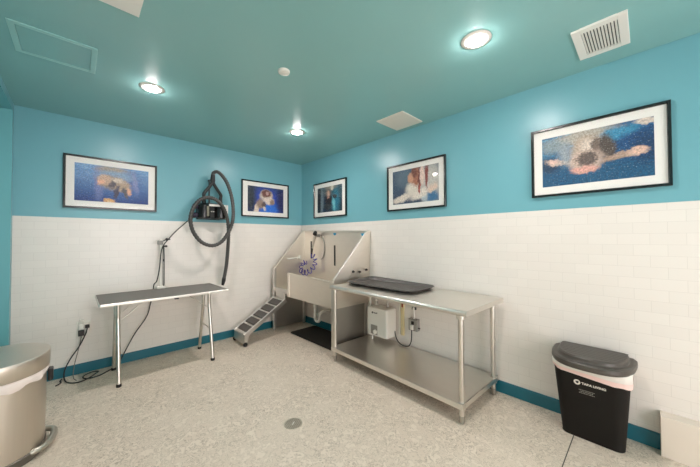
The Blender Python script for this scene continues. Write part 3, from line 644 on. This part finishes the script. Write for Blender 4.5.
for sx in (-1.640, -1.425):
    m_ = -1.54+(.012 if sx > -1.54 else -.012)
    MB().tube(catmull([(sx, -.125, 1.94), (sx, -.13, 2.00), (sx, -.135, 2.04), (sx+(m_-sx)*.55, -.15, 2.115), (m_, -.16, 2.185), (m_, -.165, 2.235)], 6), .0215, 14).build('air_pipe', BLACK, t)
MB().tube([(-1.54, -.16, 2.19), (-1.54, -.165, 2.25), (-1.54, -.17, 2.30)], [.030, .030, .026], 16).build('manifold', BLACK, t)
MB().cyl((-1.553, -.06, 1.9), (-1.553, -.06, 2.25), .010).cyl((-1.553, -.02, 2.24), (-1.54, -.165, 2.24), .010).build('hanger', BLACK, t)
hp = [(-1.54, -.17, 2.29), (-1.535, -.175, 2.325), (-1.49, -.19, 2.345), (-1.43, -.20, 2.30), (-1.37, -.21, 2.21), (-1.325, -.22, 2.08), (-1.298, -.23, 1.93), (-1.293, -.24, 1.78), (-1.31, -.25, 1.66), (-1.36, -.255, 1.53), (-1.45, -.26, 1.40), (-1.57, -.26, 1.345),
      (-1.70, -.26, 1.39), (-1.80, -.26, 1.52), (-1.835, -.26, 1.68), (-1.80, -.26, 1.83), (-1.72, -.26, 1.94), (-1.61, -.255, 1.975), (-1.51, -.25, 1.945), (-1.43, -.24, 1.86), (-1.375, -.22, 1.74), (-1.345, -.20, 1.60), (-1.335, -.18, 1.45), (-1.34, -.165, 1.25), (-1.355, -.155, 1.05), (-1.385, -.15, .87)]
hs = catmull(hp, 16); L_ = 0; pts = [hs[0]]
for a, b in zip(hs, hs[1:]):
    n_ = max(1, int((b-a).length/.0055))
    for k in range(1, n_+1): pts.append(a.lerp(b, k/n_))
MB().tube(pts, [.0225+(.003 if i % 4 in (0, 1) else -.0012) for i in range(len(pts))], 14).build('hose', HOSE, t)
MB().tube([(-1.383, -.15, .885), (-1.388, -.15, .85), (-1.40, -.15, .79)], [.026, .026, .016], 16).build('nozzle', BLACK, t)

# ------------------------------------------------------------------ outlet on the back wall and its cords
t = thing('wall_outlet', 'white double outlet plate low on the tiled wall beside the grooming table', 'outlet', (-2.80, 0, .47))
MB().box((-2.857, 0, .392), (-2.742, -.007, .552), .003).build('cover_plate', OFFWHITE, t)
for xx in (-2.828, -2.772):
    MB().box((xx-.017, -.006, .425), (xx+.017, -.009, .52), .002).build('receptacle', WHITE, t)
t = thing('plug_adapter', 'black plug adapter with grey cord in the wall outlet', 'adapter', (-2.815, -.01, .435))
MB().box((-2.842, -.009, .405), (-2.793, -.050, .462), .005).build('body', BLACK, t)
MB().box((-2.838, -.009, .466), (-2.795, -.035, .535), .005).box((-2.832, -.009, .555), (-2.798, -.03, .578), .006).build('upper_plug', OFFWHITE, t)
MB().tube(catmull([(-2.818, -.035, .407), (-2.82, -.036, .37), (-2.84, -.05, .26), (-2.866, -.07, .13), (-2.875, -.10, .04), (-2.87, -.13, .006), (-2.86, -.17, .005), (-2.85, -.20, .005)], 7), .0035, 8).build('lead', CORDG, t)
t = thing('power_cord', 'long black power cord from the dryer, coiled on the floor and plugged in', 'cord', (-2.75, -.17, 0))
cp = [(-1.70, -.10, 1.73), (-1.75, -.10, 1.715), (-1.80, -.10, 1.69), (-1.95, -.10, 1.54), (-2.06, -.145, 1.415), (-2.105, -.160, 1.35), (-2.124, -.148, 1.27), (-2.139, -.148, 1.08), (-2.160, -.12, .93), (-2.180, -.068, .88), (-2.186, -.045, .78), (-2.21, -.045, .65), (-2.25, -.05, .50), (-2.36, -.055, .33), (-2.44, -.06, .17), (-2.50, -.075, .05), (-2.555, -.105, .010),
      (-2.62, -.17, .006), (-2.68, -.225, .006), (-2.76, -.235, .007), (-2.80, -.20, .013), (-2.79, -.14, .015), (-2.73, -.085, .012), (-2.68, -.10, .010), (-2.70, -.165, .018), (-2.77, -.25, .012), (-2.84, -.27, .007), (-2.90, -.225, .007), (-2.935, -.155, .02), (-2.94, -.10, .09), (-2.90, -.07, .19), (-2.83, -.06, .31), (-2.785, -.055, .42), (-2.772, -.045, .475), (-2.770, -.035, .498)]
MB().tube(catmull(cp, 8), .0058, 8).build('lead', CORD, t)
MB().box((-2.788, -.009, .478), (-2.752, -.045, .512), .006).build('plug', BLACK, t)
tag(MB().tube(catmull([(-2.995, -.215, .0065), (-2.972, -.185, .0065), (-2.962, -.15, .0065), (-2.970, -.11, .0065), (-2.960, -.07, .0065)], 6), .006, 8).build('cord_end', CORD), 'short loose black cord end lying on the floor by the baseboard', 'cord')

# ------------------------------------------------------------------ floor drain
DX, DY = -1.638, -2.305
t = thing('floor_drain', 'round steel floor drain grate set in the speckled floor', 'drain', (DX, DY, 0))
MB().lathe([(.001, .0008), (.064, .0008), (.064, .0002)], (DX, DY, 0), 32).build('drain_well', SLOT, t)
gr = MB(); rr_ = .066
for k in range(-4, 5):
    o = k*.0150; h = math.sqrt(max(0, rr_**2-o*o))
    for ang in (35, 125):
        M = Matrix.Translation((DX, DY, 0)) @ Matrix.Rotation(R(ang), 4, 'Z')
        gr.box((-h, o-.0042, .0008), (h, o+.0042, .003), M=M)
gr.lathe([(.064, .0008), (.064, .0032), (.070, .0032), (.071, .0005)], (DX, DY, 0), 32, cap=False)
gr.build('grate', mat('drain_metal', srgb(196, 186, 168), .5, .3), t)
MB().box((-.02, -.0055, .003), (.02, .0055, .0045), .001, 1, M=Matrix.Translation((DX, DY, 0)) @ Matrix.Rotation(R(35), 4, 'Z')).build('centre_bar', OFFWHITE, t)

# ------------------------------------------------------------------ black bin
BX = -.0
t = thing('trash_bin', 'tall black plastic trash bin with ribbed lid against the tiled wall', 'bin', (-.15, -3.93, 0))
def brr(x0, x1, y0, y1, r, z): return rrect((x0+x1)/2, (y0+y1)/2, abs(x1-x0)/2, abs(y1-y0)/2, r, z, 6)
BB = (-.25, -.03, -4.100, -3.757); BT = (-.325, -.022, -4.137, -3.718)
lerp = lambda k: tuple(a+(b-a)*k for a, b in zip(BB, BT))
rings = [brr(*lerp(0), .05, .0)]+[brr(*lerp(k), .06+.02*k, .004+.522*k) for k in (.01, .2, .4, .6, .8, 1)]
body = MB().loft(rings, True, True); body.build('body', BIN_BLACK, t)
# liner folded over the rim
ln = MB(); rn = []
for zz, e in ((.545, .002), (.532, .007), (.51, .007), (.485, .005), (.472, .003)):
    k = (zz-.004)/.522; q = brr(*(a+s*e for a, s in zip(lerp(min(k, 1)), (-1, 1, -1, 1))), .08, zz)
    rn.append([(x+.002*math.sin(i*2.1+zz*40), y+.002*math.cos(i*1.7), z+(.005*math.sin(i*.9)+.022*(y+3.93)/.22 if zz < .50 else 0)) for i, (x, y, z) in enumerate(q)])
lnr = ln.loft(rn, False, False).build('liner', LINER_GREY, t)
band = MB(); rn2 = []
for (j, a) in ((2.6, .0015), (4, .0022)):
    i0 = int(j); f = j-i0; src = [tuple(p[c]*(1-f)+rn[min(i0+1, 4)][i][c]*f for c in range(3)) for i, p in enumerate(rn[i0])]
    rn2.append([(x+(x+.18)/.2*a*2, y+(y+3.93)/.22*a*2, z-(0.0 if j < 3 else .006)) for x, y, z in src])
band.loft(rn2, False, False).build('drawstring_band', mat('pink_drawstring', srgb(236, 206, 198), .45, trans=.2), lnr)
# two-tier lid, straight at the wall and bowed to the room
def lidring(e, z):
    out = []; x1 = -.026+min(0, e)*.5; y0, y1 = -4.160-e, -3.694+e; D = .375+e+(x1+.026); n = 40
    for k in range(n+1):
        a = PI*k/n; sn, cs = math.sin(a), math.cos(a)
        out.append((x1-.03-(D-.03)*abs(sn)**.72, (y0+y1)/2-(y1-y0)/2*math.copysign(abs(cs)**.72, cs), z))
    out.append((x1, y1-.012, z)); out.append((x1, y0+.012, z)); return out
ld = MB().loft([lidring(-.012, .535), lidring(0, .537), lidring(.004, .55), lidring(.002, .572), lidring(-.008, .58), lidring(-.030, .581), lidring(-.036, .586), lidring(-.040, .602), lidring(-.050, .610)], True, True, False)
ldo = ld.build('lid', LID_DARK, t)
for k in range(7):
    xx = -.075-k*.036; hl = (.187, .187, .185, .180, .172, .157, .125)[k]
    MB().box((xx-.013, -3.931-hl, .6095), (xx+.013, -3.931+hl, .6115), .001, 1).build('ridge', LID_DARK, ldo)
# printed label on the front
def frontT():
    k = .755; q = lerp(k); x = q[0]-.0006
    # tilt with the wall of the bin
    ang = math.atan2(BB[0]-BT[0], .522)
    return x, ang, .004+.522*k
fx, fa, fz = frontT()
LM = Matrix.Translation((fx-.0004, -3.86, fz)) @ Matrix.Rotation(-fa, 4, 'Y') @ Matrix(((0, 0, -1, 0), (-1, 0, 0, 0), (0, 1, 0, 0), (0, 0, 0, 1)))
def text_mesh(s, size, M, name, m, parent, bold=0.):
    cu = bpy.data.curves.new(name, 'FONT'); cu.body = s; cu.size = size; cu.extrude = .0003; cu.offset = bold
    o = bpy.data.objects.new(name+'_tmp', cu); COL.objects.link(o); bpy.context.view_layer.update()
    me = bpy.data.meshes.new_from_object(o.evaluated_get(bpy.context.evaluated_depsgraph_get())); bpy.data.objects.remove(o)
    b = MB(); b.bm.from_mesh(me)
    for v in b.bm.verts: v.co = M @ v.co
    return b.build(name, m, parent)
PRINT = mat('printed_white', srgb(228, 222, 210), .5)
lab = MB(LM).box((-.02, -.085, -.0008), (.125, .045, .0003)).build('label', mat('label_black', srgb(24, 20, 17), .6, spec=.25), t)
MB(LM).lathe([(.001, .0012), (.0185, .0012), (.0185, 0)], (.004, .018, 0), 24).build('logo_disc', PRINT, lab)
MB(LM).prism([(-.007, .026), (0.0, .023), (.004, .029), (.014, .025), (.013, .018), (.005, .008), (-.002, .014)], .001, .0018, 'z').build('logo_mark', BLACK, lab)
text_mesh('TARA LIVING', .0215, LM @ Matrix.Translation((.029, .010, .0006)), 'label_lettering', PRINT, lab, .0008)
for k in range(3):
    fine = MB(LM)
    x_ = .012+(.006 if k == 1 else 0)
    while x_ < .098-(.012 if k == 1 else 0):
        w_ = random.uniform(.004, .010); fine.box((x_, -.034-k*.011, .0003), (x_+w_, -.030-k*.011, .0008)); x_ += w_+.0022
    fine.build('fine_print', mat('fine_print_grey', srgb(150, 145, 136), .5), lab)

# ------------------------------------------------------------------ stainless step bin
SX, SY = -3.27, -1.26
t = thing('step_bin', 'semi-round stainless steel step bin with flat lid and white liner', 'bin', (SX+.1, SY, 0))
def dring(r, z, xb=-3.297, n=40):
    out = []
    for k in range(n+1):
        a = R(-90+180*k/n); ca, sa = math.cos(a), math.sin(a)
        out.append((xb+.04+(r-.015)*abs(ca)**.9*(1 if ca >= 0 else -1), SY+r*math.copysign(abs(sa)**.95, sa), z))
    out.append((xb, SY+r-.005, z)); out.append((xb, SY-r+.005, z)); return out
MB().loft([dring(.262, .055), dring(.264, .07), dring(.266, .30), dring(.268, .545)], True, True).build('body', BIN_STEEL, t)
MB().loft([dring(.250, 0), dring(.268, .004), dring(.270, .05), dring(.262, .056)], True, True).build('base_ring', mat('bin_base', srgb(110, 104, 96), .4, .6), t)
q = MB(); rn = []
for zz, e in ((.553, .274), (.545, .279), (.528, .277), (.515, .272)):
    rn.append([(x+.003*math.sin(i*1.9), y, z+(.010*math.sin(i*.8)+.022*(y-SY)/.27 if zz < .54 else 0)) for i, (x, y, z) in enumerate(dring(e, zz))])
q.loft(rn, False, False).build('liner', LINER, t)
MB().loft([dring(.268, .555), dring(.281, .556), dring(.284, .56), dring(.285, .63), dring(.285, .656), dring(.282, .661), dring(.276, .663), dring(.15, .664), dring(.05, .664)], True, True).build('lid', BIN_STEEL, t)
MB().box((-3.0, SY-.02, .43), (-2.972, SY+.055, .515), .010, 3).build('lock_knob', BLACK, t)
MB().tube(catmull([(-3.08, SY-.15, .045), (-3.06, SY-.165, .045), (-3.01, SY-.14, .045), (-2.975, SY-.06, .045), (-2.965, SY+.02, .047), (-2.975, SY+.075, .05), (-3.01, SY+.10, .05), (-3.05, SY+.09, .05)], 6), .019, 14).build('pedal', mat('pedal_metal', srgb(186, 180, 168), .35, .8), t)

# ------------------------------------------------------------------ world, camera
WORLD = 2.0
pl = bpy.data.lights.new('added_window_portal', 'AREA'); pl.shape = 'RECTANGLE'; pl.size = WX1-WX0; pl.size_y = WZ1-WZ0; pl.cycles.is_portal = True  # portal for world light through the added fill window
po = bpy.data.objects.new('added_window_portal', pl); COL.objects.link(po); po.location = ((WX0+WX1)/2, YF-.14, (WZ0+WZ1)/2); po.rotation_euler = (R(90), 0, 0)
w = bpy.data.worlds.new('World'); sc.world = w; w.use_nodes = True
w.node_tree.nodes['Background'].inputs[0].default_value = (1, .925, .92, 1); w.node_tree.nodes['Background'].inputs[1].default_value = WORLD

yaw, pitch, roll = .7642, .0180, -.0040
F = Vector((math.sin(yaw)*math.cos(pitch), math.cos(yaw)*math.cos(pitch), math.sin(pitch)))
Rv = Vector((math.cos(yaw), -math.sin(yaw), 0)); U = Rv.cross(F)
c, s = math.cos(roll), math.sin(roll)
R2, U2 = Rv*c+U*s, U*c-Rv*s
cd = bpy.data.cameras.new('Camera'); co = bpy.data.objects.new('Camera', cd); COL.objects.link(co)
cd.sensor_width = 36; cd.lens = 284.33/700*36; cd.clip_start = .05
co.matrix_world = Matrix(((R2.x, U2.x, -F.x, -2.8564), (R2.y, U2.y, -F.y, -4.2192), (R2.z, U2.z, -F.z, 1.4295), (0, 0, 0, 1)))
sc.camera = co
sc.view_settings.view_transform = 'Standard'; sc.view_settings.look = 'None'; sc.view_settings.gamma = 1; sc.view_settings.use_curve_mapping = False
sc.view_settings.exposure = 1.97
sc.cycles.max_bounces = 12; sc.cycles.diffuse_bounces = 8
